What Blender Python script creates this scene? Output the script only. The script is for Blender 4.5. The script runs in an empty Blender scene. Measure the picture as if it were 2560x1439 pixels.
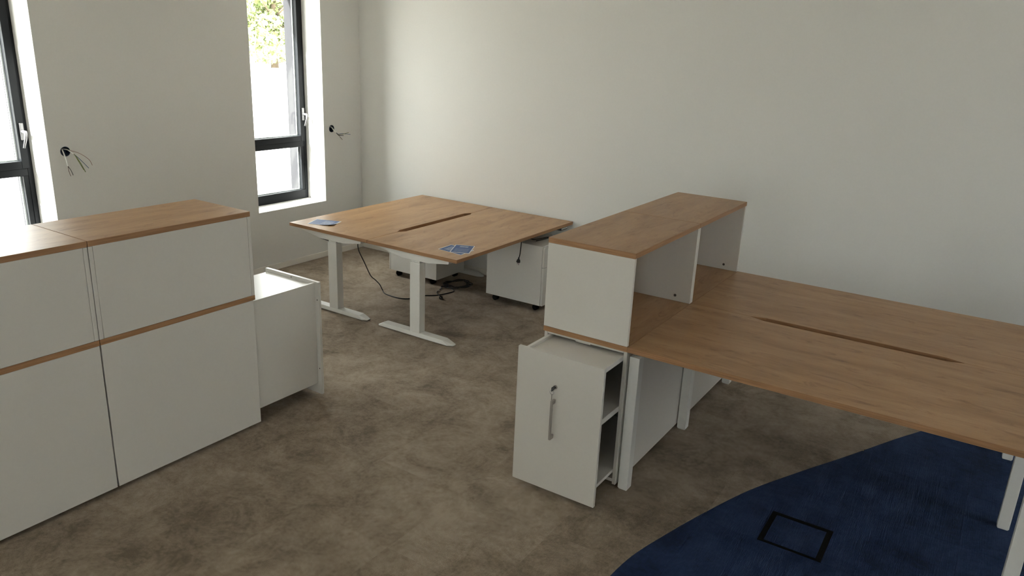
import bpy, bmesh, math, random
from mathutils import Vector, Matrix
random.seed(7)
S = bpy.context.scene
COL = S.collection

# ------------------------------------------------------------------ camera
cam_data = bpy.data.cameras.new('camera')
cam = bpy.data.objects.new('camera', cam_data); COL.objects.link(cam)
cam_data.sensor_fit = 'HORIZONTAL'; cam_data.sensor_width = 36.0
cam_data.lens = 36.0 * 1901.63 / 2560.0
cam_data.clip_start = 0.05; cam_data.clip_end = 400
_r = Vector((0.834932, 0.548748, 0.042008)); _u = Vector((-0.199975, 0.231382, 0.952088))
_f = Vector((-0.512736, 0.803330, -0.302925))
m = Matrix((_r, _u, -_f)).transposed().to_4x4()
m.translation = Vector((5.3465, -5.5132, 2.0144))
cam.matrix_world = m
S.camera = cam

# ------------------------------------------------------------------ world, sun, exposure
world = bpy.data.worlds.new('world'); S.world = world; world.use_nodes = True
bg = world.node_tree.nodes['Background']
bg.inputs['Color'].default_value = (1.0, 0.995, 0.985, 1)
bg.inputs['Strength'].default_value = 1.0
sun_d = bpy.data.lights.new('sun', 'SUN'); sun_d.energy = 3.2; sun_d.angle = 0.02
sun_d.color = (1.0, 0.97, 0.92)
sun = bpy.data.objects.new('sun', sun_d); COL.objects.link(sun)
sun.location = (-10, -10, 20)
sun.rotation_euler = Vector((-0.45, -0.90, 0.93)).to_track_quat('Z', 'Y').to_euler()
S.view_settings.view_transform = 'Standard'; S.view_settings.look = 'None'
S.view_settings.gamma = 1.0; S.view_settings.use_curve_mapping = False
S.view_settings.exposure = 3.88

# ------------------------------------------------------------------ materials
def newmat(name):
    mt = bpy.data.materials.new(name); mt.use_nodes = True
    nt = mt.node_tree; b = nt.nodes['Principled BSDF']
    return mt, nt, b
def N(nt, typ, **kw):
    n = nt.nodes.new(typ)
    for k, v in kw.items(): setattr(n, k, v)
    return n
def plain(name, col, rough=0.5, metal=0.0, bump=None, spec=0.5):
    mt, nt, b = newmat(name)
    b.inputs['Base Color'].default_value = (*col, 1)
    b.inputs['Roughness'].default_value = rough
    b.inputs['Metallic'].default_value = metal
    b.inputs['Specular IOR Level'].default_value = spec
    tc = N(nt, 'ShaderNodeTexCoord')
    no = N(nt, 'ShaderNodeTexNoise'); no.inputs['Scale'].default_value = bump[0] if bump else 60
    no.inputs['Detail'].default_value = 3
    nt.links.new(tc.outputs['Object'], no.inputs['Vector'])
    # faint mottling so that no surface is perfectly flat in tone
    mx = N(nt, 'ShaderNodeMix', data_type='RGBA', blend_type='MULTIPLY')
    mx.inputs['Factor'].default_value = 0.04
    mx.inputs['A'].default_value = (*col, 1)
    nt.links.new(no.outputs['Fac'], mx.inputs['B'])
    nt.links.new(mx.outputs['Result'], b.inputs['Base Color'])
    if bump:
        bp = N(nt, 'ShaderNodeBump'); bp.inputs['Strength'].default_value = bump[1]
        bp.inputs['Distance'].default_value = 0.002
        nt.links.new(no.outputs['Fac'], bp.inputs['Height'])
        nt.links.new(bp.outputs['Normal'], b.inputs['Normal'])
    return mt

M = {}
M['paint'] = plain('wall_paint', (0.745, 0.742, 0.712), 0.65, spec=0.3)
M['ceil'] = plain('ceiling_paint', (0.82, 0.80, 0.76), 0.8)
M['skirt'] = plain('skirting_white', (0.82, 0.79, 0.73), 0.45)
M['white'] = plain('white_melamine', (0.665, 0.645, 0.60), 0.28)
M['powder'] = plain('white_powder_coat', (0.76, 0.76, 0.73), 0.4)
M['shade_in'] = plain('drawer_interior_shade', (0.10, 0.11, 0.10), 0.5)  # shade inside the pull-out, put into the colour
M['anth'] = plain('anthracite_aluminium', (0.014, 0.016, 0.019), 0.5, spec=0.15)
M['gasket'] = plain('glazing_gasket', (0.012, 0.012, 0.014), 0.6)
M['bead'] = plain('glazing_spacer', (0.75, 0.78, 0.78), 0.4)
M['alu'] = plain('brushed_aluminium', (0.26, 0.26, 0.27), 0.5, metal=0.8)
M['nickel'] = plain('satin_nickel', (0.40, 0.38, 0.35), 0.45, metal=0.6)
M['black'] = plain('black_plastic', (0.012, 0.012, 0.013), 0.45)
M['handset'] = plain('dark_grey_plastic', (0.05, 0.055, 0.06), 0.4)
M['hole'] = plain('box_navy_plastic', (0.012, 0.03, 0.07), 0.5)
M['render_out'] = plain('exterior_render_grey', (0.040, 0.040, 0.044), 0.95, spec=0.0)
M['ground'] = plain('pale_gravel', (0.62, 0.60, 0.56), 0.9, bump=(8, 0.5))
M['bark'] = plain('bark', (0.12, 0.09, 0.06), 0.9)
M['timber'] = plain('fence_timber', (0.45, 0.33, 0.18), 0.7)
M['wire_grey'] = plain('cable_sheath_grey', (0.78, 0.78, 0.75), 0.5)
M['wire_green'] = plain('wire_green_yellow', (0.16, 0.20, 0.05), 0.5)
M['wire_brown'] = plain('wire_brown', (0.10, 0.055, 0.035), 0.5)
M['wire_blue'] = plain('wire_blue', (0.08, 0.14, 0.26), 0.5)
M['wire_pink'] = plain('wire_pale_red', (0.30, 0.15, 0.12), 0.5)
M['dark_hole'] = plain('fitting_dark', (0.05, 0.035, 0.025), 0.5)
M['rubber'] = plain('black_rubber', (0.006, 0.006, 0.006), 0.9, spec=0.1)

def glass():
    mt = bpy.data.materials.new('window_glass'); mt.use_nodes = True
    nt = mt.node_tree
    for n in list(nt.nodes): nt.nodes.remove(n)
    out = N(nt, 'ShaderNodeOutputMaterial'); tr = N(nt, 'ShaderNodeBsdfTransparent')
    gl = N(nt, 'ShaderNodeBsdfGlossy'); mx = N(nt, 'ShaderNodeMixShader'); lw = N(nt, 'ShaderNodeLayerWeight')
    pw = N(nt, 'ShaderNodeMath', operation='POWER'); pw.inputs[1].default_value = 5.0
    fr = N(nt, 'ShaderNodeMath', operation='MULTIPLY_ADD'); fr.inputs[1].default_value = 0.75; fr.inputs[2].default_value = 0.03
    nt.links.new(lw.outputs['Facing'], pw.inputs[0]); nt.links.new(pw.outputs[0], fr.inputs[0])
    tr.inputs['Color'].default_value = (0.93, 0.95, 0.94, 1)
    gl.inputs['Roughness'].default_value = 0.02
    nt.links.new(fr.outputs[0], mx.inputs[0]); nt.links.new(tr.outputs[0], mx.inputs[1])
    nt.links.new(gl.outputs[0], mx.inputs[2]); nt.links.new(mx.outputs[0], out.inputs['Surface'])
    return mt
M['glass'] = glass()

def wood(name, axis):
    """light oak laminate, grain along the given axis"""
    mt, nt, b = newmat(name)
    tc = N(nt, 'ShaderNodeTexCoord'); oi = N(nt, 'ShaderNodeObjectInfo')
    off = N(nt, 'ShaderNodeVectorMath', operation='SCALE'); off.inputs[0].default_value = (7.3, 11.1, 3.7)
    nt.links.new(oi.outputs['Random'], off.inputs['Scale'])
    add = N(nt, 'ShaderNodeVectorMath', operation='ADD')
    nt.links.new(tc.outputs['Object'], add.inputs[0]); nt.links.new(off.outputs[0], add.inputs[1])
    def mapped(long, cross):
        mp = N(nt, 'ShaderNodeMapping')
        sc = [cross, cross, cross]; sc['xy'.index(axis)] = long
        mp.inputs['Scale'].default_value = sc
        nt.links.new(add.outputs[0], mp.inputs['Vector']); return mp
    def noise(mp, detail, rough=0.55, dist=0.0):
        n = N(nt, 'ShaderNodeTexNoise'); n.inputs['Scale'].default_value = 1
        n.inputs['Detail'].default_value = detail; n.inputs['Roughness'].default_value = rough
        n.inputs['Distortion'].default_value = dist
        nt.links.new(mp.outputs[0], n.inputs['Vector']); return n
    def ramp(src, stops):
        r = N(nt, 'ShaderNodeValToRGB'); e = r.color_ramp.elements
        e[0].position, e[0].color = stops[0][0], (*stops[0][1], 1)
        e[1].position, e[1].color = stops[-1][0], (*stops[-1][1], 1)
        for p, c in stops[1:-1]:
            x = e.new(p); x.color = (*c, 1)
        nt.links.new(src, r.inputs['Fac']); return r
    broad = noise(mapped(1.6, 9), 4, 0.6, 0.6)
    base = ramp(broad.outputs['Fac'], [(0.30, (0.355, 0.205, 0.095)), (0.52, (0.45, 0.272, 0.135)), (0.72, (0.525, 0.33, 0.172))])
    fine = noise(mapped(14, 190), 5, 0.65)
    fr = ramp(fine.outputs['Fac'], [(0.30, (0.88, 0.86, 0.84)), (0.62, (1.03, 1.03, 1.03))])
    m1 = N(nt, 'ShaderNodeMix', data_type='RGBA', blend_type='MULTIPLY'); m1.inputs['Factor'].default_value = 0.8
    nt.links.new(base.outputs['Color'], m1.inputs['A']); nt.links.new(fr.outputs['Color'], m1.inputs['B'])
    # short dark streaks and knots
    st = noise(mapped(5.0, 17), 7, 0.72, 1.0)
    sr = ramp(st.outputs['Fac'], [(0.545, (1, 1, 1)), (0.63, (0.76, 0.71, 0.67)), (0.74, (0.42, 0.36, 0.31))])
    m2 = N(nt, 'ShaderNodeMix', data_type='RGBA', blend_type='MULTIPLY'); m2.inputs['Factor'].default_value = 0.85
    nt.links.new(m1.outputs['Result'], m2.inputs['A']); nt.links.new(sr.outputs['Color'], m2.inputs['B'])
    nt.links.new(m2.outputs['Result'], b.inputs['Base Color'])
    b.inputs['Roughness'].default_value = 0.36
    b.inputs['Specular IOR Level'].default_value = 0.33
    bp = N(nt, 'ShaderNodeBump'); bp.inputs['Strength'].default_value = 0.12; bp.inputs['Distance'].default_value = 0.0006
    nt.links.new(fine.outputs['Fac'], bp.inputs['Height']); nt.links.new(bp.outputs['Normal'], b.inputs['Normal'])
    return mt
M['oak_x'] = wood('oak_laminate_along_x', 'x')
M['oak_y'] = wood('oak_laminate_along_y', 'y')
def edge_band():
    mt, nt, b = newmat('oak_edge_band')
    tc = N(nt, 'ShaderNodeTexCoord'); mp = N(nt, 'ShaderNodeMapping'); mp.inputs['Scale'].default_value = (6, 6, 160)
    no = N(nt, 'ShaderNodeTexNoise'); no.inputs['Scale'].default_value = 1; no.inputs['Detail'].default_value = 4
    r = N(nt, 'ShaderNodeValToRGB')
    r.color_ramp.elements[0].position = 0.3; r.color_ramp.elements[0].color = (0.27, 0.14, 0.062, 1)
    r.color_ramp.elements[1].position = 0.7; r.color_ramp.elements[1].color = (0.40, 0.22, 0.105, 1)
    nt.links.new(tc.outputs['Object'], mp.inputs[0]); nt.links.new(mp.outputs[0], no.inputs['Vector'])
    nt.links.new(no.outputs['Fac'], r.inputs['Fac']); nt.links.new(r.outputs[0], b.inputs['Base Color'])
    b.inputs['Roughness'].default_value = 0.45
    return mt
M['edge'] = edge_band()

def carpet(name, dark, mid, light, per_tile=True, sheen=0.12):
    mt, nt, b = newmat(name)
    tc = N(nt, 'ShaderNodeTexCoord'); oi = N(nt, 'ShaderNodeObjectInfo'); geo = N(nt, 'ShaderNodeNewGeometry')
    off = N(nt, 'ShaderNodeVectorMath', operation='SCALE'); off.inputs[0].default_value = (3.1, 5.7, 0)
    nt.links.new(oi.outputs['Random'], off.inputs['Scale'])
    add = N(nt, 'ShaderNodeVectorMath', operation='ADD')
    nt.links.new(geo.outputs['Position'], add.inputs[0])
    if per_tile: nt.links.new(off.outputs[0], add.inputs[1])
    def noise(vec, scale, detail, rough, dist=0.0):
        n = N(nt, 'ShaderNodeTexNoise'); n.inputs['Scale'].default_value = scale
        n.inputs['Detail'].default_value = detail; n.inputs['Roughness'].default_value = rough
        n.inputs['Distortion'].default_value = dist
        nt.links.new(vec, n.inputs['Vector']); return n
    big = noise(geo.outputs['Position'], 4.2, 9, 0.78, 0.5)
    own = noise(add.outputs[0], 4.5, 7, 0.76, 0.3)
    huge = noise(geo.outputs['Position'], 1.1, 3, 0.5)
    fin = noise(add.outputs[0], 42, 4, 0.7)
    def mth(op, a, bb):
        n = N(nt, 'ShaderNodeMath', operation=op)
        for i, v in enumerate((a, bb)):
            if isinstance(v, (int, float)): n.inputs[i].default_value = v
            else: nt.links.new(v, n.inputs[i])
        return n.outputs[0]
    v = mth('ADD', mth('MULTIPLY', big.outputs['Fac'], 0.44), mth('MULTIPLY', huge.outputs['Fac'], 0.20))
    v = mth('ADD', v, mth('MULTIPLY', own.outputs['Fac'], 0.20))
    v = mth('ADD', v, mth('MULTIPLY', fin.outputs['Fac'], 0.16))
    v = mth('ADD', v, mth('MULTIPLY', mth('SUBTRACT', oi.outputs['Random'], 0.5), 0.03))
    r = N(nt, 'ShaderNodeValToRGB'); e = r.color_ramp.elements
    e[0].position, e[0].color = 0.42, (*dark, 1); e[1].position, e[1].color = 0.58, (*light, 1)
    x = e.new(0.5); x.color = (*mid, 1)
    nt.links.new(v, r.inputs['Fac'])
    # ribbed loop pile
    wv = N(nt, 'ShaderNodeTexWave', wave_type='BANDS', bands_direction='X'); wv.inputs['Scale'].default_value = 70
    wv.inputs['Distortion'].default_value = 2.0; wv.inputs['Detail'].default_value = 1; wv.inputs['Detail Scale'].default_value = 4
    nt.links.new(geo.outputs['Position'], wv.inputs['Vector'])
    gr = noise(geo.outputs['Position'], 260, 2, 0.6)
    pile = mth('ADD', mth('MULTIPLY', wv.outputs['Fac'], 0.5), mth('MULTIPLY', gr.outputs['Fac'], 0.8))
    sh = N(nt, 'ShaderNodeMapRange'); sh.inputs['From Min'].default_value = 0.25; sh.inputs['From Max'].default_value = 1.0
    sh.inputs['To Min'].default_value = 0.68; sh.inputs['To Max'].default_value = 1.25
    nt.links.new(pile, sh.inputs['Value'])
    mx = N(nt, 'ShaderNodeVectorMath', operation='SCALE')
    nt.links.new(r.outputs['Color'], mx.inputs[0]); nt.links.new(sh.outputs[0], mx.inputs['Scale'])
    nt.links.new(mx.outputs[0], b.inputs['Base Color'])
    b.inputs['Roughness'].default_value = 0.95; b.inputs['Specular IOR Level'].default_value = 0.12
    b.inputs['Sheen Weight'].default_value = sheen
    bp = N(nt, 'ShaderNodeBump'); bp.inputs['Strength'].default_value = 0.5; bp.inputs['Distance'].default_value = 0.003
    nt.links.new(pile, bp.inputs['Height']); nt.links.new(bp.outputs['Normal'], b.inputs['Normal'])
    return mt
M['carpet'] = carpet('carpet_taupe', (0.165, 0.128, 0.090), (0.30, 0.24, 0.176), (0.41, 0.34, 0.262))
M['navy'] = carpet('carpet_navy', (0.009, 0.020, 0.056), (0.018, 0.036, 0.096), (0.030, 0.055, 0.138), sheen=0.03)

def leafmat():
    mt, nt, b = newmat('leaf_green')
    oi = N(nt, 'ShaderNodeNewGeometry'); r = N(nt, 'ShaderNodeValToRGB')
    r.color_ramp.elements[0].color = (0.16, 0.21, 0.08, 1); r.color_ramp.elements[1].color = (0.42, 0.46, 0.22, 1)
    nt.links.new(oi.outputs['Random Per Island'], r.inputs['Fac']); nt.links.new(r.outputs[0], b.inputs['Base Color'])
    b.inputs['Roughness'].default_value = 0.6
    return mt
M['leaf'] = leafmat()

def printmat(name, rects):
    """blue printed leaflet: white border, navy field, pale blocks of small print. Generated coordinates."""
    mt, nt, b = newmat(name)
    tc = N(nt, 'ShaderNodeTexCoord'); sp = N(nt, 'ShaderNodeSeparateXYZ')
    nt.links.new(tc.outputs['UV'], sp.inputs[0])
    def mth(op, a, bb):
        n = N(nt, 'ShaderNodeMath', operation=op)
        for i, v in enumerate((a, bb)):
            if isinstance(v, (int, float)): n.inputs[i].default_value = v
            else: nt.links.new(v, n.inputs[i])
        return n.outputs[0]
    def inside(x0, x1, y0, y1):
        a = mth('MULTIPLY', mth('GREATER_THAN', sp.outputs['X'], x0), mth('LESS_THAN', sp.outputs['X'], x1))
        c = mth('MULTIPLY', mth('GREATER_THAN', sp.outputs['Y'], y0), mth('LESS_THAN', sp.outputs['Y'], y1))
        return mth('MULTIPLY', a, c)
    field = inside(0.035, 0.965, 0.025, 0.975)
    m1 = N(nt, 'ShaderNodeMix', data_type='RGBA'); m1.inputs['A'].default_value = (0.78, 0.78, 0.76, 1)
    m1.inputs['B'].default_value = (0.035, 0.085, 0.24, 1); nt.links.new(field, m1.inputs['Factor'])
    cur = m1.outputs['Result']
    for (x0, x1, y0, y1, amt, nlines) in rects:
        msk = inside(x0, x1, y0, y1)
        ln = mth('GREATER_THAN', mth('FRACT', mth('MULTIPLY', sp.outputs['Y'], nlines), 0), 0.45)
        no = N(nt, 'ShaderNodeTexNoise'); no.inputs['Scale'].default_value = 38
        nt.links.new(tc.outputs['UV'], no.inputs['Vector'])
        msk = mth('MULTIPLY', mth('MULTIPLY', msk, ln), mth('MULTIPLY', mth('GREATER_THAN', no.outputs['Fac'], 0.42), amt))
        mm = N(nt, 'ShaderNodeMix', data_type='RGBA'); nt.links.new(msk, mm.inputs['Factor'])
        nt.links.new(cur, mm.inputs['A']); mm.inputs['B'].default_value = (0.55, 0.62, 0.72, 1); cur = mm.outputs['Result']
    nt.links.new(cur, b.inputs['Base Color']); b.inputs['Roughness'].default_value = 0.5; b.inputs['Specular IOR Level'].default_value = 0.3
    return mt
M['print_a'] = printmat('leaflet_print', [(0.28, 0.72, 0.70, 0.88, 0.8, 26), (0.15, 0.85, 0.10, 0.55, 0.25, 30)])
M['print_b'] = printmat('leaflet_print_open', [(0.20, 0.80, 0.15, 0.55, 0.7, 22)])

# ------------------------------------------------------------------ mesh helpers
class MB:
    def __init__(self): self.v = []; self.f = []; self.mi = []; self.sm = []
    def add(self, vs, fs, mi=0, smooth=False):
        o = len(self.v); self.v += [tuple(p) for p in vs]
        for f in fs:
            self.f.append(tuple(i + o for i in f)); self.mi.append(mi); self.sm.append(smooth)
    def box(self, x0, x1, y0, y1, z0, z1, mi=0, side_mi=None):
        x0, x1 = sorted((x0, x1)); y0, y1 = sorted((y0, y1)); z0, z1 = sorted((z0, z1))
        vs = [(x0,y0,z0),(x1,y0,z0),(x1,y1,z0),(x0,y1,z0),(x0,y0,z1),(x1,y0,z1),(x1,y1,z1),(x0,y1,z1)]
        self.add(vs, [(3,2,1,0),(4,5,6,7)], mi)
        self.add(vs, [(0,1,5,4),(1,2,6,5),(2,3,7,6),(3,0,4,7)], mi if side_mi is None else side_mi)
        return self
    def prism(self, poly, a, b, axis='z', mi=0, side_mi=None):
        """poly: 2D points (counter-clockwise seen from +axis); extruded from a to b along axis"""
        def P(p, t):
            return {'z': (p[0], p[1], t), 'y': (p[0], t, p[1]), 'x': (t, p[0], p[1])}[axis]
        n = len(poly); vs = [P(p, a) for p in poly] + [P(p, b) for p in poly]
        top = tuple(range(n, 2*n)); bot = tuple(reversed(range(n)))
        sides = [(i, (i+1) % n, n + (i+1) % n, n + i) for i in range(n)]
        if axis == 'y':
            top, bot = tuple(reversed(top)), tuple(reversed(bot)); sides = [tuple(reversed(s)) for s in sides]
        self.add(vs, [bot, top], mi); self.add(vs, sides, mi if side_mi is None else side_mi)
        return self
    def tube(self, pts, r, seg=8, mi=0, cap=True, smooth_path=0):
        pts = [Vector(p) for p in pts]
        if smooth_path: pts = catmull(pts, smooth_path)
        rs = r if isinstance(r, (list, tuple)) else [r] * len(pts)
        vs = []; up = Vector((0, 0, 1)); prev = None
        for i, p in enumerate(pts):
            t = (pts[min(i+1, len(pts)-1)] - pts[max(i-1, 0)])
            if t.length < 1e-9: t = Vector((0, 0, 1))
            t.normalize()
            if prev is None:
                a = t.orthogonal().normalized()
            else:
                a = (prev - t * prev.dot(t))
                a = a.normalized() if a.length > 1e-6 else t.orthogonal().normalized()
            prev = a; b = t.cross(a)
            for k in range(seg):
                an = 2 * math.pi * k / seg
                vs.append(p + (a * math.cos(an) + b * math.sin(an)) * rs[i])
        fs = []
        for i in range(len(pts) - 1):
            for k in range(seg):
                k2 = (k + 1) % seg
                fs.append((i*seg + k, i*seg + k2, (i+1)*seg + k2, (i+1)*seg + k))
        self.add(vs, fs, mi, True)
        if cap:
            n = len(pts)
            self.add(vs[:seg], [tuple(reversed(range(seg)))], mi); self.add(vs[-seg:], [tuple(range(seg))], mi)
        return self
    def build(self, name, mats, parent=None, bevel=0.0, seg=1, uv=None):
        me = bpy.data.meshes.new(name)
        off = Vector(parent['_o']) if parent is not None and '_o' in parent else Vector((0, 0, 0))
        me.from_pydata([tuple(Vector(p) - off) for p in self.v], [], self.f)
        for mt in (mats if isinstance(mats, (list, tuple)) else [mats]):
            me.materials.append(M[mt])
        for p, mi, s in zip(me.polygons, self.mi, self.sm):
            p.material_index = mi; p.use_smooth = s
        bm = bmesh.new(); bm.from_mesh(me)
        bmesh.ops.remove_doubles(bm, verts=bm.verts, dist=1e-6)
        bm.to_mesh(me); bm.free()
        if uv is not None:
            l = me.uv_layers.new(name='uv')
            for lp in me.loops: l.data[lp.index].uv = uv(me.vertices[lp.vertex_index].co + off)
        me.update()
        o = bpy.data.objects.new(name, me); COL.objects.link(o)
        if parent is not None:
            o.parent = parent; o['_o'] = list(off)
        if bevel:
            b = o.modifiers.new('bevel', 'BEVEL'); b.width = bevel; b.segments = seg
            b.limit_method = 'ANGLE'; b.angle_limit = math.radians(40)
        return o
def catmull(pts, n):
    out = []
    for i in range(len(pts) - 1):
        p0 = pts[max(i-1, 0)]; p1 = pts[i]; p2 = pts[i+1]; p3 = pts[min(i+2, len(pts)-1)]
        for k in range(n):
            t = k / n
            out.append(0.5 * ((2*p1) + (p2-p0)*t + (2*p0-5*p1+4*p2-p3)*t*t + (3*p1-p0-3*p2+p3)*t*t*t))
    out.append(pts[-1]); return out
def tag(o, label, cat, group=None):
    o['label'] = label; o['category'] = cat
    if group: o['group'] = group
    return o
def thing(name, loc, label=None, cat=None, group=None):
    o = bpy.data.objects.new(name, None); COL.objects.link(o); o.empty_display_size = 0.1
    o.location = loc; o['_o'] = list(loc)
    if label: tag(o, label, cat, group)
    return o
def struct(o):
    o['kind'] = 'structure'; return o

# ------------------------------------------------------------------ room shell
RX, RYN, CZ = 9.0, -9.0, 2.75          # room: x 0..9, y -9..0, ceiling height
WT = 0.475                              # thickness of the outer walls
SILL, HEAD = 0.539, 2.44
LEFT_WIN = [(-1.265, -0.483), (-3.717, -2.934), (-6.17, -5.388), (-8.62, -7.84)]
HOLES = [(-0.387, 1.207), (-2.824, 1.207)]; HR = 0.031

def grid_wall(name, a_cuts, openings, holes, place, mats=('paint', 'render_out')):
    """wall with rectangular openings and round box holes. place(a, z, t): t=0 room face, t=1 outer face."""
    mb = MB()
    A = sorted(set(a_cuts)); Z = {0.0 - 0.02, CZ}
    for (a0, a1, z0, z1) in openings: A += [a0, a1]; Z |= {z0, z1}
    hs = 0.05
    for (a, z) in holes: A += [a - hs, a + hs]; Z |= {z - hs, z + hs}
    A = sorted(set(A)); Z = sorted(Z)
    def isopen(ca, cz): return any(a0 < ca < a1 and z0 < cz < z1 for a0, a1, z0, z1 in openings)
    for i in range(len(A) - 1):
        for j in range(len(Z) - 1):
            ca, cz = (A[i]+A[i+1])/2, (Z[j]+Z[j+1])/2
            if isopen(ca, cz): continue
            q = [(A[i], Z[j]), (A[i+1], Z[j]), (A[i+1], Z[j+1]), (A[i], Z[j+1])]
            mb.add([place(a, z, 1) for a, z in q], [(0, 1, 2, 3)], 1)
            hole = next((h for h in holes if abs(h[0]-ca) < 1e-6 and abs(h[1]-cz) < 1e-6), None)
            if hole is None:
                mb.add([place(a, z, 0) for a, z in q], [(0, 1, 2, 3)], 0); continue
            n = 32; ring = []; sq = []
            for k in range(n):
                an = 2*math.pi*k/n + math.pi/4; c, s = math.cos(an), math.sin(an); mxx = max(abs(c), abs(s))
                ring.append(place(hole[0] + HR*c, hole[1] + HR*s, 0)); sq.append(place(hole[0] + hs*c/mxx, hole[1] + hs*s/mxx, 0))
            mb.add(ring + sq, [(k, (k+1) % n, n + (k+1) % n, n + k) for k in range(n)], 0)
    for (a0, a1, z0, z1) in openings:
        for t0, t1, mi in ((0, 0.505, 0), (0.505, 1, 1)):
            c = [(a0, z0), (a1, z0), (a1, z1), (a0, z1)]
            for k in range(4):
                p, q = c[k], c[(k+1) % 4]
                mb.add([place(*p, t0), place(*q, t0), place(*q, t1), place(*p, t1)], [(0, 1, 2, 3)], mi)
    # outer rim
    c = [(A[0], Z[0]), (A[-1], Z[0]), (A[-1], Z[-1]), (A[0], Z[-1])]
    for k in range(4):
        p, q = c[k], c[(k+1) % 4]
        mb.add([place(*p, 0), place(*q, 0), place(*q, 1), place(*p, 1)], [(0, 1, 2, 3)], 1)
    return struct(mb.build(name, mats))
grid_wall('wall_left', [RYN, 0], [(a, b, SILL, HEAD) for a, b in LEFT_WIN], HOLES, lambda a, z, t: (-WT*t, a, z))
grid_wall('wall_back', [-WT, RX], [], [], lambda a, z, t: (a, 0.2*t, z))
FRONT_WIN = [(3.3, 4.08), (6.1, 6.88)]
RIGHT_FILL_WIN = [(-2.7, -1.8)]  # unseen opening added to light the panels and floor under the bench
grid_wall('wall_front', [-WT, RX], [(a, b, SILL, HEAD) for a, b in FRONT_WIN], [], lambda a, z, t: (a, RYN - WT*t, z))
grid_wall('wall_right', [RYN, 0.2], [(a, b, SILL, HEAD) for a, b in RIGHT_FILL_WIN], [], lambda a, z, t: (RX + WT*t, a, z))
struct(MB().box(-WT, RX + WT, RYN - WT, 0.2, CZ, CZ + 0.2).build('ceiling', 'ceil'))
struct(MB().box(0.001, 0.013, RYN + 0.001, -0.001, 0.0, 0.055).build('baseboard_left', 'skirt', bevel=0.003, seg=2))
struct(MB().box(0.013, RX - 0.001, -0.013, -0.001, 0.0, 0.055).build('baseboard_back', 'skirt', bevel=0.003, seg=2))

# floor: slab with glued carpet tiles; the navy carpet starts at a sweeping curve
floor = struct(MB().box(-0.0, RX, RYN, 0.0, -0.2, -0.007).build('floor', 'carpet'))
CURVE = [(-9.0, 9.0), (-6.0, 6.2), (-5.0, 5.2), (-4.5, 4.78), (-4.0, 4.50), (-3.6, 4.375), (-3.3, 4.335), (-3.105, 4.337), (-2.926, 4.357), (-2.705, 4.414),
         (-2.455, 4.490), (-2.126, 4.607), (-1.798, 4.764), (-1.455, 4.941), (-1.066, 5.134), (-0.898, 5.225), (0.0, 5.70)]
def g(y):
    for (y0, x0), (y1, x1) in zip(CURVE, CURVE[1:]):
        if y0 <= y <= y1:
            t = (y - y0) / (y1 - y0)
            i = CURVE.index((y0, x0))
            pa = CURVE[max(i-1, 0)]; pb = CURVE[min(i+2, len(CURVE)-1)]
            m0 = (x1 - pa[1]) / (y1 - pa[0]); m1 = (pb[1] - x0) / (pb[0] - y0); h = y1 - y0
            return ((2*t**3-3*t*t+1)*x0 + (t**3-2*t*t+t)*h*m0 + (-2*t**3+3*t*t)*x1 + (t**3-t*t)*h*m1)
    return 5.7
TS, GAP = 0.5, 0.0002
def tile_poly(x0, x1, y0, y1, navy):
    """the part of a tile left of the curve (taupe) or right of it (navy)"""
    L = []; R = []
    n = 40
    for k in range(n + 1):
        y = y0 + (y1 - y0) * k / n; c = g(y)
        a, b = (max(x0, c + GAP), x1) if navy else (x0, min(x1, c - GAP))
        if b - a > 0.0005: L.append((a, y)); R.append((b, y))
        elif L: break
    if len(L) < 2: return None
    return R + L[::-1]
full = None
tiles = []
for i in range(0, 12):
    for j in range(0, 9):
        x0, x1 = i*TS + GAP, (i+1)*TS - GAP; y1, y0 = -j*TS - GAP, -(j+1)*TS + GAP
        cs = [g(y0 + (y1-y0)*k/40) for k in range(41)]
        kinds = [False] if min(cs) > x1 else [True] if max(cs) < x0 else [False, True]
        for navy in kinds:
            if len(kinds) == 1:
                loc = (x0, y0, 0)
                key = 'navy' if navy else 'carpet'
                mb = MB().box(0, x1-x0, 0, y1-y0, -0.0068, 0)
                me_name = 'carpet_tile_' + key
                if me_name in bpy.data.meshes:
                    o = bpy.data.objects.new('carpet_tile', bpy.data.meshes[me_name]); COL.objects.link(o)
                else:
                    o = mb.build('carpet_tile', key); o.data.name = me_name
                o.location = loc; o.parent = floor
            else:
                p = tile_poly(x0, x1, y0, y1, navy)
                if p is None: continue
                # strips instead of one concave polygon
                n = len(p)//2; mb = MB(); R, L = p[:n], p[n:][::-1]
                vs = [(a[0], a[1], 0) for a in L] + [(a[0], a[1], 0) for a in R]
                mb.add(vs, [(k, n+k, n+k+1, k+1) for k in range(n-1)])
                vb = [(a, b, -0.0068) for a, b, c in vs]
                mb.add(vs + vb, [(2*n+k, k, k+1, 2*n+k+1) for k in range(n-1)] + [(n+k+1, n+k, 3*n+k, 3*n+k+1) for k in range(n-1)] + [(0, n, 3*n, 2*n)][:1] + [(n-1, 3*n-1, 4*n-1, 2*n-1)])
                o = mb.build('carpet_tile', 'navy' if navy else 'carpet', floor)
# carpet beyond the view, laid the same way but not told apart
mb = MB(); mb2 = MB()
for a in range(0, 18):
    for c in range(0, 18):
        if a < 12 and c < 9: continue
        x0, x1 = a*TS + GAP, (a+1)*TS - GAP; y1, y0 = -c*TS - GAP, -(c+1)*TS + GAP
        (mb2 if (x0 + 0.25) > g(y0 + 0.25) else mb).box(x0, x1, y0, y1, -0.0068, 0)
o = mb.build('carpet_tile_field', 'carpet', floor); o['kind'] = 'stuff'
o = mb2.build('carpet_tile_field', 'navy', floor); o['kind'] = 'stuff'

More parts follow.
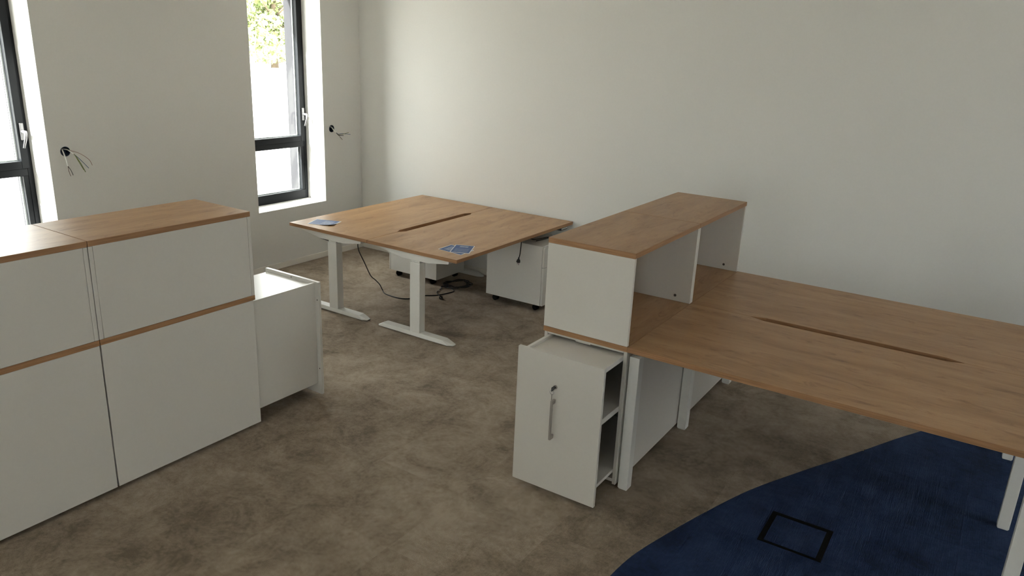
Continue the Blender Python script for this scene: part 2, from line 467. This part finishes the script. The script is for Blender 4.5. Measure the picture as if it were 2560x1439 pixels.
# ------------------------------------------------------------------ windows
def window(name, place, w, label_side=1):
    """place(a, d, z): a along the wall 0..w, d depth from the room face outwards"""
    t = struct(thing(name, place(w/2, 0.26, SILL)))
    def bx(mb, a0, a1, d0, d1, z0, z1, mi=0):
        p, q = place(a0, d0, z0), place(a1, d1, z1); mb.box(p[0], q[0], p[1], q[1], z0, z1, mi); return mb
    h0, h1 = SILL + 0.001, HEAD - 0.001
    D0, D1 = 0.238, 0.305
    fr = MB()
    bx(fr, 0.001, 0.034, D0, D1, h0, h1); bx(fr, w-0.034, w-0.001, D0, D1, h0, h1)
    bx(fr, 0.034, w-0.034, D0, D1, h0, h0+0.084); bx(fr, 0.034, w-0.034, D0, D1, h1-0.06, h1)
    fr.build('window_frame', 'anth', t, bevel=0.002)
    lo = MB()   # fixed lower light
    bx(lo, 0.034, 0.066, D0+0.004, D1, h0+0.084, 1.075); bx(lo, w-0.066, w-0.034, D0+0.004, D1, h0+0.084, 1.075)
    lo.build('lower_frame', 'anth', t, bevel=0.002)
    tr = bx(MB(), 0.034, w-0.034, D0+0.001, D1, 1.029, 1.079)
    tr.build('transom', 'anth', t, bevel=0.002)
    sa = MB()   # opening sash above
    z0, z1 = 1.081, h1 - 0.03
    sd = D0 - 0.006
    bx(sa, 0.02, 0.068, sd, D1, z0, z1); bx(sa, w-0.068, w-0.02, sd, D1, z0, z1)
    bx(sa, 0.068, w-0.068, sd, D1, z0, z0+0.05); bx(sa, 0.068, w-0.068, sd, D1, z1-0.06, z1)
    sash = sa.build('sash', 'anth', t, bevel=0.002)
    for nm, (a0, a1, b0, b1) in (('pane', (0.064, w-0.064, z0+0.046, z1-0.056)), ('pane', (0.062, w-0.062, h0+0.08, 1.033))):
        bx(MB(), a0, a1, 0.268, 0.274, b0, b1).build(nm, 'glass', t)
        sp = MB()
        for e0, e1 in ((a0, a0+0.014), (a1-0.014, a1)): bx(sp, e0, e1, 0.276, 0.286, b0, b1)
        bx(sp, a0+0.014, a1-0.014, 0.276, 0.286, b0, b0+0.012)
        sp.build('glazing_spacer', 'bead', t)
    # handle on the sash stile next to the corner side
    ha = w - 0.040 if label_side > 0 else 0.040
    bx(MB(), ha-0.013, ha+0.013, sd-0.011, sd-0.0005, 1.272, 1.385).build('handle_base', 'alu', sash, bevel=0.004, seg=3)
    hm = MB()
    c = [place(ha, sd-0.011, 1.329), place(ha, sd-0.052, 1.329), place(ha-0.004, sd-0.060, 1.318), place(ha-0.008, sd-0.062, 1.29), place(ha-0.022, sd-0.050, 1.225)]
    hm.tube(c, [0.011, 0.0105, 0.010, 0.0088, 0.007], 10, smooth_path=0)
    hm.build('handle_lever', 'alu', sash)
    return t
for i, (a, b) in enumerate(LEFT_WIN):
    window('window_%d' % (i + 1), lambda u, d, z, a=a: (-d, a + u, z), b - a)
for i, (a, b) in enumerate(FRONT_WIN):
    window('window_%d' % (i + 5), lambda u, d, z, a=a: (a + u, RYN - d, z), b - a)
for i, (a, b) in enumerate(RIGHT_FILL_WIN):
    window('window_%d' % (i + 7), lambda u, d, z, a=a: (RX + d, a + u, z), b - a)  # frame for the added fill opening

# ------------------------------------------------------------------ storage units
W, TH, HD, Z2 = 0.442, 0.018, 0.74, 1.177     # unit width, panel thickness, desk height, shelf top height
def unit(x_back, sx, y_end, sy, pull, lab_c, lab_h, grp_c, grp_h, LEN=0.804):
    """low cabinet with a side-access pull-out at its end, and an open shelf box on top.
    u: back (0) to open side (W); v: pull-out end (0) to the other end (LEN)."""
    X = lambda u: x_back + sx*u
    Y = lambda v: y_end + sy*v
    c = thing('low_cabinet', (X(W/2), Y(LEN/2), 0.0), lab_c, 'cabinet', grp_c)
    def bx(name, mat, u0, u1, v0, v1, z0, z1, parent=c, bevel=0.0012, side=None):
        return MB().box(X(u0), X(u1), Y(v0), Y(v1), z0, z1, 0, side).build(name, mat, parent, bevel=bevel)
    zb, zt = 0.022, 0.7145
    bx('worktop', ['oak_y', 'edge'], 0, W, 0.0005, LEN - 0.0005, 0.715, HD, side=1)
    bx('back_panel', 'white', 0.001, 0.001 + TH, 0.012, LEN - 0.003, zb, zt)
    bx('side_panel', 'white', W - TH - 0.002, W - 0.002, 0.012, LEN - 0.003, zb, zt)
    bx('end_panel', 'white', TH + 0.002, W - TH - 0.003, LEN - 0.003 - TH, LEN - 0.003, zb, zt)
    bx('top_rail', 'white', TH + 0.002, W - TH - 0.003, 0.012, 0.10, 0.702, zt)
    bx('catch', 'white', 0.17, 0.25, 0.013, 0.05, 0.696, 0.7018)
    bx('base_panel', 'white', TH + 0.002, W - TH - 0.003, 0.03, LEN - 0.03, zb, zb + TH)
    for (u, v) in ((0.06, 0.09), (0.06, LEN-0.09), (W-0.06, 0.09), (W-0.06, LEN-0.09)):
        MB().tube([(X(u), Y(v), 0.0), (X(u), Y(v), 0.008), (X(u), Y(v), 0.0215)], [0.024, 0.024, 0.010], 14).build('levelling_foot', 'black', c)
    # pull-out
    p = pull
    fr = bx('drawer_front', 'white', 0.0, W, -p, -p + TH, 0.018, 0.706)
    d1 = LEN - 0.06 - p
    bx('drawer_back', 'white', TH + 0.008, TH + 0.024, -p + TH + 0.0005, d1, 0.085, 0.700)
    for (z0, z1) in ((0.664, 0.688), (0.408, 0.436), (0.085, 0.102)):
        bx('drawer_shelf', 'white', TH + 0.0245, W - 0.020, -p + TH + 0.0005, d1, z0, z1)
    bx('drawer_end', 'shade_in', TH + 0.0245, W - 0.020, d1 + 0.0005, d1 + TH, 0.085, 0.688)  # end panel painted dark for the shade deep in the drawer
    bx('runner', 'alu', 0.10, 0.14, -p + TH + 0.03, LEN - 0.08, 0.056, 0.080)
    # handle, lock, key: belong to the drawer front
    hu = 0.207; hx = X(hu)
    def yy(dv): return Y(-p - dv)
    hm = MB().box(X(hu-0.0055), X(hu+0.0055), yy(0.022), yy(0.031), 0.300, 0.497)
    for za, zb2 in ((0.300, 0.320), (0.477, 0.497)): hm.box(X(hu-0.0055), X(hu+0.0055), yy(0.0005), yy(0.023), za, zb2)
    hm.build('handle', 'nickel', fr, bevel=0.0012)
    lk = MB().tube([(hx, yy(0.0), 0.556), (hx, yy(0.004), 0.556)], 0.0095, 16)
    lk.build('lock', 'nickel', fr)
    ky = MB().tube([(hx, yy(0.003), 0.556), (hx, yy(0.011), 0.556)], 0.0055, 10)
    ky.box(hx-0.0016, hx+0.0016, yy(0.011), yy(0.036), 0.546, 0.566)
    ky.build('key', 'handset', fr, bevel=0.0007)
    ring = [(hx + 0.010*math.sin(a), yy(0.031), 0.541 + 0.011*math.cos(a)) for a in [2*math.pi*k/20 for k in range(21)]]
    MB().tube(ring, 0.0008, 6).build('key_ring', 'alu', fr)
    MB().box(hx-0.0012, hx+0.0012, yy(0.028), yy(0.034), 0.503, 0.531).build('spare_key', 'nickel', fr, bevel=0.0005)
    for z in (0.18, 0.60):
        MB().tube([(X(0.012), Y(-p + TH), z), (X(0.012), Y(-p + TH + 0.0012), z)], 0.0035, 10).build('screw', 'dark_hole', fr)
    MB().tube([(X(0.22), Y(-p + TH), 0.695), (X(0.22), Y(-p + TH + 0.0012), 0.695)], 0.006, 12).build('screw', 'nickel', fr)
    # shelf box standing on the cabinet
    h = thing('shelf_box', (X(W/2), Y(LEN/2), HD), lab_h, 'shelf', grp_h)
    z0, z1 = HD + 0.0006, Z2 - 0.0255
    bx('shelf_top', ['oak_y', 'edge'], 0, W, 0.0005, LEN - 0.0005, Z2 - 0.025, Z2, parent=h, side=1)
    bx('side_panel', 'white', 0.0005, W - 0.002, 0.001, 0.001 + TH, z0, z1, parent=h)
    bx('side_panel', 'white', 0.0005, W - 0.002, LEN - 0.001 - TH, LEN - 0.001, z0, z1, parent=h)
    bx('back_panel', 'white', 0.0015, 0.0015 + 0.012, TH + 0.0022, LEN - TH - 0.0022, z0, z1, parent=h)
    for v in (0.001 + TH, LEN - 0.001 - TH):
        s = 1 if v < LEN/2 else -1
        for z in (0.772, Z2 - 0.06):
            MB().tube([(X(W - 0.088), Y(v), z), (X(W - 0.088), Y(v + s*0.0012), z)], 0.0075, 14).build('cam_fitting', 'dark_hole', h)
    return c, h

RX0, RY0, RYM, RY1 = 3.631, -2.529, -1.7245, -0.920
unit(RX0, 1, RY0, 1, 0.219,
     'white low cabinet with keyed side-access drawer pulled out, handle facing us', 'white open shelf box with oak top, nearer half, above the drawer with keys',
     'low cabinets beside the fixed bench desk', 'shelf boxes beside the fixed bench desk')
unit(RX0, 1, RY1, -1, 0.019,
     'white low cabinet between bench desk and back wall, mostly hidden behind desk legs', 'white open shelf box with oak top, farther half, nearest the back wall',
     'low cabinets beside the fixed bench desk', 'shelf boxes beside the fixed bench desk')
LX1, LYE = 2.246, -3.104
unit(LX1, -1, LYE, -1, 0.445,
     'white low cabinet seen from behind, its deep drawer pulled far out towards the corner', 'oak topped shelf box seen from behind, right one, beside the pulled out drawer',
     'low cabinets turned away at the left', 'shelf boxes turned away at the left', 0.812)
unit(LX1, -1, LYE - 2*0.8125, 1, 0.019,
     'white low cabinet seen from behind, cut by the left picture edge', 'oak topped shelf box seen from behind, left one, below the left window',
     'low cabinets turned away at the left', 'shelf boxes turned away at the left', 0.812)

# ------------------------------------------------------------------ fixed bench desk
b = thing('bench_desk', (4.88, RYM, 0.0), 'oak topped double bench desk with white square legs and a long cable slot', 'desk')
bx0, bx1 = 4.0740, 5.688
cx0, cx1, tp, cw = 4.392, 5.362, 0.075, 0.025
def top_half(y_out, y_in, s, name):
    # s: direction from the middle line to this half
    yi = y_in + s*0.0004
    mb = MB()
    # three slabs round the notch, joined as one outline
    poly = [(bx0, y_out), (bx1, y_out), (bx1, yi), (cx1, yi), (cx1 - tp, yi + s*cw), (cx0 + tp, yi + s*cw), (cx0, yi), (bx0, yi)]
    if s > 0: poly = poly[::-1]
    mb.prism(poly, 0.715, 0.74, 'z', 0, 1)
    return mb.build(name, ['oak_x', 'edge'], b, bevel=0.0012)
top_half(RY0, RYM, -1, 'desktop'); top_half(RY1, RYM, 1, 'desktop')
for lx in (4.079, 5.632):
    for ly in (-2.503, -1.738, -0.966):
        MB().box(lx, lx+0.049, ly, ly+0.050, 0.006, 0.688).box(lx+0.003, lx+0.046, ly+0.003, ly+0.047, 0.0, 0.006).build('leg', 'powder', b, bevel=0.0015)
    MB().box(lx+0.004, lx+0.045, -2.47, -0.93, 0.6885, 0.7145).build('leg_beam', 'powder', b, bevel=0.0015)
for yb in (-2.30, -1.86, -1.59, -1.15):
    MB().box(4.124, 5.635, yb-0.015, yb+0.015, 0.690, 0.7145).build('crossbar', 'powder', b, bevel=0.0015)

# floor outlet with a carpeted lid
t = thing('floor_box', (4.887, -2.366, 0.0), 'square dark framed floor outlet lid set in the navy carpet', 'floor box')
fx0, fx1, fy0, fy1 = 4.753, 5.020, -2.498, -2.234
mb = MB()
mb.box(fx0, fx1, fy0, fy0+0.014, 0.0002, 0.0022); mb.box(fx0, fx1, fy1-0.024, fy1, 0.0002, 0.0022)
mb.box(fx0, fx0+0.022, fy0+0.014, fy1-0.024, 0.0002, 0.0022); mb.box(fx1-0.024, fx1, fy0+0.014, fy1-0.024, 0.0002, 0.0022)
mb.build('frame', 'rubber', t)
MB().box(fx0+0.023, fx1-0.025, fy0+0.015, fy1-0.025, 0.0002, 0.0030).build('lid', 'navy', t, bevel=0.0008)

# ------------------------------------------------------------------ sit-stand desks
DZ = 0.645; DY0, DY1 = -1.618, -0.024; DXS = 1.606
def sit_stand(x_out, s, label, cable_side):
    """s = +1: desk on the +x side of the common slot"""
    xin = DXS + s*0.002
    cxm = 1.606 + s*0.430 + (0 if s > 0 else 0.055)     # column centre line
    if s < 0: cxm = 1.228
    d = thing('sit_stand_desk', ((x_out + xin)/2, (DY0 + DY1)/2, 0.0), label, 'desk', 'sit-stand desks in the corner')
    y0, y1, tpp, cww = -1.288, -0.347, 0.06, 0.029
    poly = [(xin, DY0), (x_out, DY0), (x_out, DY1), (xin, DY1), (xin, y1), (xin + s*cww, y1 - tpp), (xin + s*cww, y0 + tpp), (xin, y0)]
    if s < 0: poly = poly[::-1]
    MB().prism(poly, DZ - 0.025, DZ, 'z', 0, 1).build('desktop', ['oak_y', 'edge'], d, bevel=0.0012)
    for (ya, sgn) in ((-1.601, 1), (-0.041, -1)):
        Yv = lambda v: ya + sgn*v
        # foot: long plate with sloping, chamfered tips
        L0, L1 = cxm - 0.350, cxm + 0.335
        mb = MB(); fw = 0.074
        low = [(L0, 0.010), (L0+0.012, 0.0), (L1-0.040, 0.0), (L1, 0.022), (L1, fw-0.022), (L1-0.040, fw), (L0+0.012, fw), (L0, fw-0.010)]
        hi  = [(L0+0.045, 0.012), (L0+0.052, 0.006), (L1-0.085, 0.006), (L1-0.075, 0.014), (L1-0.075, fw-0.014), (L1-0.085, fw-0.006), (L0+0.052, fw-0.006), (L0+0.045, fw-0.012)]
        n = len(low)
        vs = [(x, Yv(v), 0.006) for x, v in low] + [(x, Yv(v), 0.014) for x, v in low] + [(x, Yv(v), 0.036) for x, v in hi]
        fs = [tuple(reversed(range(n))), tuple(range(2*n, 3*n))]
        for k in range(n):
            k2 = (k+1) % n; fs += [(k, k2, n+k2, n+k), (n+k, n+k2, 2*n+k2, 2*n+k)]
        if sgn < 0: fs = [tuple(reversed(f)) for f in fs]
        mb.add(vs, fs); ft = mb.build('foot', 'powder', d, bevel=0.002)
        for fxx in (L0 + 0.06, L1 - 0.08):
            MB().tube([(fxx, Yv(fw/2), 0.0), (fxx, Yv(fw/2), 0.006)], 0.018, 12).build('glide', 'rubber', ft)
        MB().box(cxm-0.046, cxm+0.044, Yv(0.006), Yv(0.068), 0.034, 0.552).build('column', 'powder', d, bevel=0.003, seg=2)
        MB().box(cxm-0.040, cxm+0.038, Yv(0.011), Yv(0.063), 0.552, 0.585).build('inner_column', 'powder', d, bevel=0.002)
        # tapered bracket under the top
        zt = DZ - 0.0256
        prof = [(cxm-0.315, zt), (cxm-0.315, zt-0.014), (cxm-0.12, zt-0.050), (cxm+0.12, zt-0.050), (cxm+0.295, zt-0.024), (cxm+0.300, zt-0.018), (cxm+0.300, zt)]
        MB().prism(prof, min(Yv(0.001), Yv(0.070)), max(Yv(0.001), Yv(0.070)), 'y').build('top_bracket', 'powder', d, bevel=0.0015)
    for xx in (cxm-0.10, cxm+0.07):
        MB().box(xx, xx+0.03, -1.53, -0.112, DZ-0.062, DZ-0.0265).build('side_rail', 'powder', d, bevel=0.0015)
    MB().box(cxm-0.06, cxm+0.06, -0.95, -0.70, DZ-0.060, DZ-0.0262).build('control_box', 'black', d, bevel=0.003)
    # hand control under the outer long edge
    xo = x_out - s*0.012
    mb = MB().box(xo - s*0.075, xo, -0.200, -0.090, DZ-0.052, DZ-0.0262)
    hc = mb.build('hand_control', 'handset', d, bevel=0.003)
    for k in range(4):
        MB().box(xo + s*0.0003, xo + s*0.0015, -0.190 + k*0.024, -0.174 + k*0.024, DZ-0.044, DZ-0.033).build('button', 'wire_grey', hc)
    return d
desk_a = sit_stand(0.794, -1, 'oak sit-stand desk with white T legs, nearer the window wall', None)
sit_stand(2.416, 1, 'oak sit-stand desk with white T legs, farther from the windows, two leaflets on it', None)

# cords
def plug_parts(parent, p, d, roll=0):
    p = Vector(p); d = Vector(d).normalized()
    MB().tube([p - d*0.022, p - d*0.006, p, p + d*0.016, p + d*0.020], [0.0045, 0.0065, 0.013, 0.0165, 0.0155], 12).build('plug', 'black', parent)
    sd = d.cross(Vector((0.3, 0.5, 0.8))).normalized()
    for s in (-1, 1):
        q = p + d*0.020 + sd*s*0.0085
        MB().tube([q, q + d*0.019], 0.0022, 8).build('prong', 'alu', parent)
c = thing('power_cord', (1.45, -0.75, 0.0), 'black power cord hanging from the desk slot and coiled on the carpet', 'cord')
z = 0.0045
run = [(1.47, -1.44, 0.612), (1.419, -1.5, 0.585), (1.356, -1.45, 0.499), (1.301, -1.33, 0.357), (1.211, -1.17, 0.198), (1.196, -1.10, 0.141), (1.180, -1.03, 0.080), (1.150, -0.965, 0.012),
       (1.225, -1.013, z), (1.371, -1.027, z), (1.457, -0.982, z), (1.475, -0.900, z), (1.502, -0.84, z), (1.577, -0.755, z), (1.611, -0.65, z), (1.616, -0.589, z), (1.575, -0.55, z), (1.52, -0.53, z)]
coil = []
for k in range(0, 46):
    a = 2*math.pi*k/14 - 2.2
    rr = 0.085 + 0.022*math.sin(k*1.7) ; coil.append((1.515 + rr*1.15*math.cos(a) + 0.004*(k//14), -0.405 + rr*1.55*math.sin(a)*0.9, z + 0.0025*(k//14) + 0.002*math.sin(k*2.1)))
tail = [(1.47, -0.56, z+0.006), (1.495, -0.60, z+0.004), (1.505, -0.66, z), (1.535, -0.715, z), (1.600, -0.765, z+0.004), (1.640, -0.800, 0.013)]
MB().tube(run + coil + tail, 0.0042, 8, smooth_path=5).build('cable', 'black', c)
plug_parts(c, (1.652, -0.812, 0.0168), (0.75, -0.66, 0.0))
MB().tube([(1.504, -0.645, z), (1.508, -0.668, z)], 0.0058, 8).build('cable_tie', 'wire_grey', c)
c2 = thing('power_cord', (2.32, -0.62, 0.40), 'black power cord with plug dangling before the front face of the drawer pedestal', 'cord')
MB().tube([(2.20, -0.60, 0.612), (2.29, -0.625, 0.600), (2.316, -0.660, 0.572), (2.317, -0.665, 0.535), (2.314, -0.668, 0.480), (2.308, -0.668, 0.452)], 0.004, 8, smooth_path=5).build('cable', 'black', c2)
MB().tube([(2.29, -0.622, 0.598), (2.30, -0.55, 0.5850), (2.310, -0.47, 0.556), (2.318, -0.38, 0.5475), (2.330, -0.30, 0.5455), (2.345, -0.27, 0.5455), (2.352, -0.30, 0.5455), (2.345, -0.38, 0.5455), (2.330, -0.46, 0.546)], 0.004, 8, smooth_path=5).build('cable', 'black', c2)
plug_parts(c2, (2.303, -0.668, 0.428), (-0.12, 0.0, -1))
MB().tube([(1.045, -1.54, 0.592), (1.067, -1.568, 0.568), (1.10, -1.572, 0.561), (1.15, -1.569, 0.556), (1.180, -1.560, 0.5558)], 0.0042, 8, smooth_path=5).build('motor_lead', 'black', desk_a)

# ------------------------------------------------------------------ rolling pedestals
def pedestal(x_back, s, label):
    y0, y1 = -0.572, -0.172; zb, zt = 0.055, 0.541; dp = 0.520
    xb, xf = x_back, x_back + s*dp
    p = thing('drawer_pedestal', ((xb+xf)/2, (y0+y1)/2, 0.0), label, 'pedestal', 'drawer pedestals under the sit-stand desks')
    MB().box(xb, xf, y0, y1, zb, zt).build('body', 'powder', p, bevel=0.002)
    for (z0, z1, r) in ((0.3705, 0.536, 0.022), (zb + 0.001, 0.3665, 0.006)):
        # drawer front with rounded corners
        pts = []
        a0, a1 = y0 + 0.002, y1 - 0.002
        for (cy, cz, st) in ((a1-r, z1-r, 0), (a0+r, z1-r, 1), (a0+0.006, z0+0.006, 2), (a1-0.006, z0+0.006, 3)):
            rr = r if st < 2 else 0.006
            for k in range(5):
                an = math.pi/2*(st + k/4); pts.append((cy + rr*math.cos(an), cz + rr*math.sin(an)))
        f0, f1 = sorted((xf + s*0.0025, xf + s*0.020))
        dr = MB().prism(pts, f0, f1, 'x').build('drawer_front', 'powder', p, bevel=0.0015)
        MB().box(xf + s*0.0202, xf + s*0.0212, a0 + 0.12, a1 - 0.12, z1 - 0.016, z1 - 0.004).build('finger_pull', 'gasket', dr)
    for (fu, fy) in ((0.07, y0+0.045), (0.07, y1-0.045), (dp-0.06, y0+0.045), (dp-0.06, y1-0.045)):
        cx = xb + s*fu
        k = MB()
        for e in (-0.016, 0.003): k.tube([(cx, fy+e, 0.0245), (cx, fy+e+0.013, 0.0245)], 0.0243, 16)
        k.tube([(cx, fy, 0.024), (cx, fy, 0.0545)], 0.009, 10)
        k.build('caster', 'rubber', p)
    return p
pedestal(1.938, 1, 'white metal drawer pedestal on casters behind the dangling plug')
pedestal(1.412, -1, 'white metal drawer pedestal on casters beside the coiled cord')

# ------------------------------------------------------------------ leaflets
def leaflet(corners, z, curl, mat, label):
    """corners: top-left, top-right, bottom-right, bottom-left of the sheet on the table"""
    A, B, C, D = [Vector((*p, z)) for p in corners]
    n = 8; vs = []
    for j in range(n+1):
        for i in range(n+1):
            u, v = i/n, j/n
            p = (A*(1-u) + B*u)*(1-v) + (D*(1-u) + C*u)*v
            lift = curl * max(0.0, (1-u) * v - 0.25)**2 * 1.78
            vs.append((p.x, p.y, p.z + lift))
    m = (n+1)**2
    top = [(x, y, zz + 0.0006) for x, y, zz in vs]
    q = lambda i, j: j*(n+1) + i
    mb = MB()
    fb = []; ft = []
    for j in range(n):
        for i in range(n):
            ft.append((q(i, j+1), q(i+1, j+1), q(i+1, j), q(i, j))); fb.append(tuple(m + k for k in (q(i, j), q(i+1, j), q(i+1, j+1), q(i, j+1))))
    mb.add(top + vs, ft + fb)
    per = [q(i, 0) for i in range(n)] + [q(n, j) for j in range(n)] + [q(n-i, n) for i in range(n)] + [q(0, n-j) for j in range(n)]
    mb.add(top + vs, [(per[k], per[(k+1) % len(per)], m + per[(k+1) % len(per)], m + per[k]) for k in range(len(per))])
    ex, ey = (B - A), (D - A)
    def uv(co):
        w = Vector(co) - A; det = ex.x*ey.y - ex.y*ey.x
        return ((w.x*ey.y - w.y*ey.x)/det, 1 - (ex.x*w.y - ex.y*w.x)/det)
    o = mb.build('leaflet', mat, uv=uv)
    return tag(o, label, 'leaflet', 'blue leaflets on the sit-stand desks')
leaflet([(0.930, -1.564), (0.862, -1.399), (1.067, -1.331), (1.122, -1.488)], DZ + 0.0004, 0.012, 'print_b', 'blue leaflet with one curled corner at the window end of the desk')
leaflet([(2.137, -1.317), (2.352, -1.335), (2.360, -1.497), (2.144, -1.474)][1:] + [(2.137, -1.317)], DZ + 0.0004, 0.0, 'print_b', 'blue leaflet mostly covered by another at the desk corner')
leaflet([(2.164, -1.297), (2.291, -1.240), (2.383, -1.434), (2.253, -1.486)], DZ + 0.0016, 0.0, 'print_a', 'blue leaflet with white border lying on top of another leaflet')

# ------------------------------------------------------------------ wall boxes with loose wires
def wall_box(y, zc, wires, label):
    t = thing('junction_box', (0.0, y, zc), label, 'junction box', 'empty wall boxes with loose wires')
    n = 28; mb = MB()
    prof = [(0.0006, HR + 0.0022), (0.0006, HR - 0.0012), (-0.048, HR - 0.0016), (-0.048, 0.0)]
    rings = []
    for (x, r) in prof[:3]:
        rings.append([(x, y + r*math.cos(2*math.pi*k/n), zc + r*math.sin(2*math.pi*k/n)) for k in range(n)])
    vs = sum(rings, []); fs = []
    for i in range(2):
        for k in range(n): fs.append((i*n+k, (i+1)*n+k, (i+1)*n+(k+1) % n, i*n+(k+1) % n))
    fs.append(tuple(2*n + k for k in range(n)))
    mb.add(vs, fs); mb.build('box', 'hole', t)
    for (pts, r, mat) in wires: MB().tube(pts, r, 8, smooth_path=5).build('wire', mat, t)
    return t
A0 = [(-0.045, -2.82, 1.225), (-0.02, -2.834, 1.220), (0.03, -2.850, 1.195), (0.06, -2.852, 1.140), (0.065, -2.852, 1.119)]
A1 = [(-0.045, -2.815, 1.22), (-0.01, -2.80, 1.214), (0.04, -2.789, 1.190)]
wall_box(-2.824, 1.207, [
    (A0, 0.0046, 'wire_grey'), (A0[-2:] + [(0.064, -2.850, 1.085), (0.060, -2.840, 1.049)], 0.0019, 'wire_brown'),
    (A0[-2:] + [(0.068, -2.838, 1.090), (0.070, -2.828, 1.055)], 0.0021, 'black'),
    (A1, 0.0048, 'wire_grey'), (A1[-2:] + [(0.07, -2.772, 1.138), (0.09, -2.753, 1.071)], 0.0024, 'wire_green'),
    (A1[-2:] + [(0.072, -2.760, 1.145), (0.09, -2.728, 1.095)], 0.0020, 'wire_blue'),
    (A1[:2] + [(0.05, -2.759, 1.195), (0.09, -2.721, 1.155), (0.10, -2.707, 1.114)], 0.0017, 'wire_pink'),
    (A1[-2:] + [(0.066, -2.778, 1.142), (0.085, -2.760, 1.085)], 0.0019, 'wire_green')],
    'open wall box with drooping wires beside the left window')
B0 = [(-0.045, -0.375, 1.222), (-0.02, -0.368, 1.217), (0.03, -0.381, 1.187), (0.040, -0.371, 1.175)]
wall_box(-0.387, 1.207, [
    (B0, 0.0052, 'wire_grey'), (B0[-2:] + [(0.05, -0.351, 1.154), (0.09, -0.345, 1.160), (0.13, -0.296, 1.178)], 0.0022, 'wire_green'),
    (B0[-2:] + [(0.05, -0.353, 1.160), (0.09, -0.339, 1.166), (0.13, -0.275, 1.160)], 0.0022, 'wire_blue'),
    (B0[-2:] + [(0.05, -0.349, 1.150), (0.10, -0.335, 1.150)], 0.0026, 'black'),
    (B0[-2:] + [(0.048, -0.350, 1.150), (0.05, -0.336, 1.137), (0.06, -0.311, 1.106)], 0.0022, 'wire_brown'),
    (B0[-2:] + [(0.05, -0.340, 1.137), (0.06, -0.337, 1.112)], 0.0017, 'wire_grey')],
    'open wall box with wires sticking out between window and room corner')

# ------------------------------------------------------------------ outdoors
struct(MB().box(-140, 60, -90, 140, -0.6, -0.25).build('ground', 'ground'))
def tree(x, y, h, r, seed, label, n=2600):
    rng = random.Random(seed)
    t = thing('tree', (x, y, -0.25), label, 'tree', 'trees beyond the gravel yard')
    tr = MB().tube([(x, y, -0.25), (x+0.1, y, h*0.25), (x, y+0.15, h*0.55), (x+0.1, y, h*0.8)], [0.28, 0.22, 0.15, 0.05], 10)
    for k in range(9):
        a = rng.uniform(0, 6.28); z0 = h*rng.uniform(0.12, 0.6)
        tr.tube([(x, y, z0), (x + r*0.45*math.cos(a), y + r*0.45*math.sin(a), z0 + h*0.10), (x + r*0.8*math.cos(a), y + r*0.8*math.sin(a), z0 + h*0.16)], [0.10, 0.06, 0.02], 6)
    tr.build('trunk', 'bark', t)
    mb = MB(); blobs = []
    for k in range(40):
        a = rng.uniform(0, 6.28); q = rng.uniform(0, 0.85)*r; zz = h*rng.uniform(0.05, 0.95)
        q *= 1.0 - 0.5*max(0, zz/h - 0.5)*2
        blobs.append((x + q*math.cos(a), y + q*math.sin(a), zz, rng.uniform(0.22, 0.42)*r))
    for k in range(n):
        bx_, by_, bz_, br = rng.choice(blobs)
        v = Vector((rng.gauss(0, 1), rng.gauss(0, 1), rng.gauss(0, 1))).normalized() * br * rng.uniform(0.55, 1.0)**0.5
        p = Vector((bx_, by_, bz_)) + Vector((v.x, v.y, v.z*0.75))
        if p.z < 0.1: continue
        nrm = (v.normalized() + Vector((rng.gauss(0, .6), rng.gauss(0, .6), rng.gauss(0, .6)))).normalized()
        a = nrm.orthogonal().normalized(); bb = nrm.cross(a); s = rng.uniform(0.14, 0.30)
        an = rng.uniform(0, 6.28); e1 = (a*math.cos(an) + bb*math.sin(an))*s; e2 = (bb*math.cos(an) - a*math.sin(an))*s*0.55
        mb.add([p - e1, p - e2, p + e1, p + e2 + nrm*s*0.15], [(0, 1, 2), (0, 2, 3)])
    f = mb.build('foliage', 'leaf', t); f['kind'] = 'stuff'
tree(-41.0, 33.5, 9.0, 3.4, 3, 'sunlit leafy tree seen through the window near the corner', 12000)
tree(-47.0, 41.0, 9.5, 3.6, 5, 'leafy tree half hidden by the window reveal near the corner', 9000)
fn = thing('slat_fence', (-33.0, 9.5, -0.25), 'timber slat fence at the far edge of the gravel yard', 'fence')
for k in range(24):
    MB().box(-33.02, -32.98, 7.0 + k*0.20, 7.14 + k*0.20, -0.2, 1.9).build('slat', 'timber', fn)
for zz in (0.3, 1.5): MB().box(-33.08, -33.02, 6.95, 11.8, zz, zz + 0.10).build('rail', 'timber', fn)

for o in bpy.data.objects:
    if '_o' in o.keys(): del o['_o']
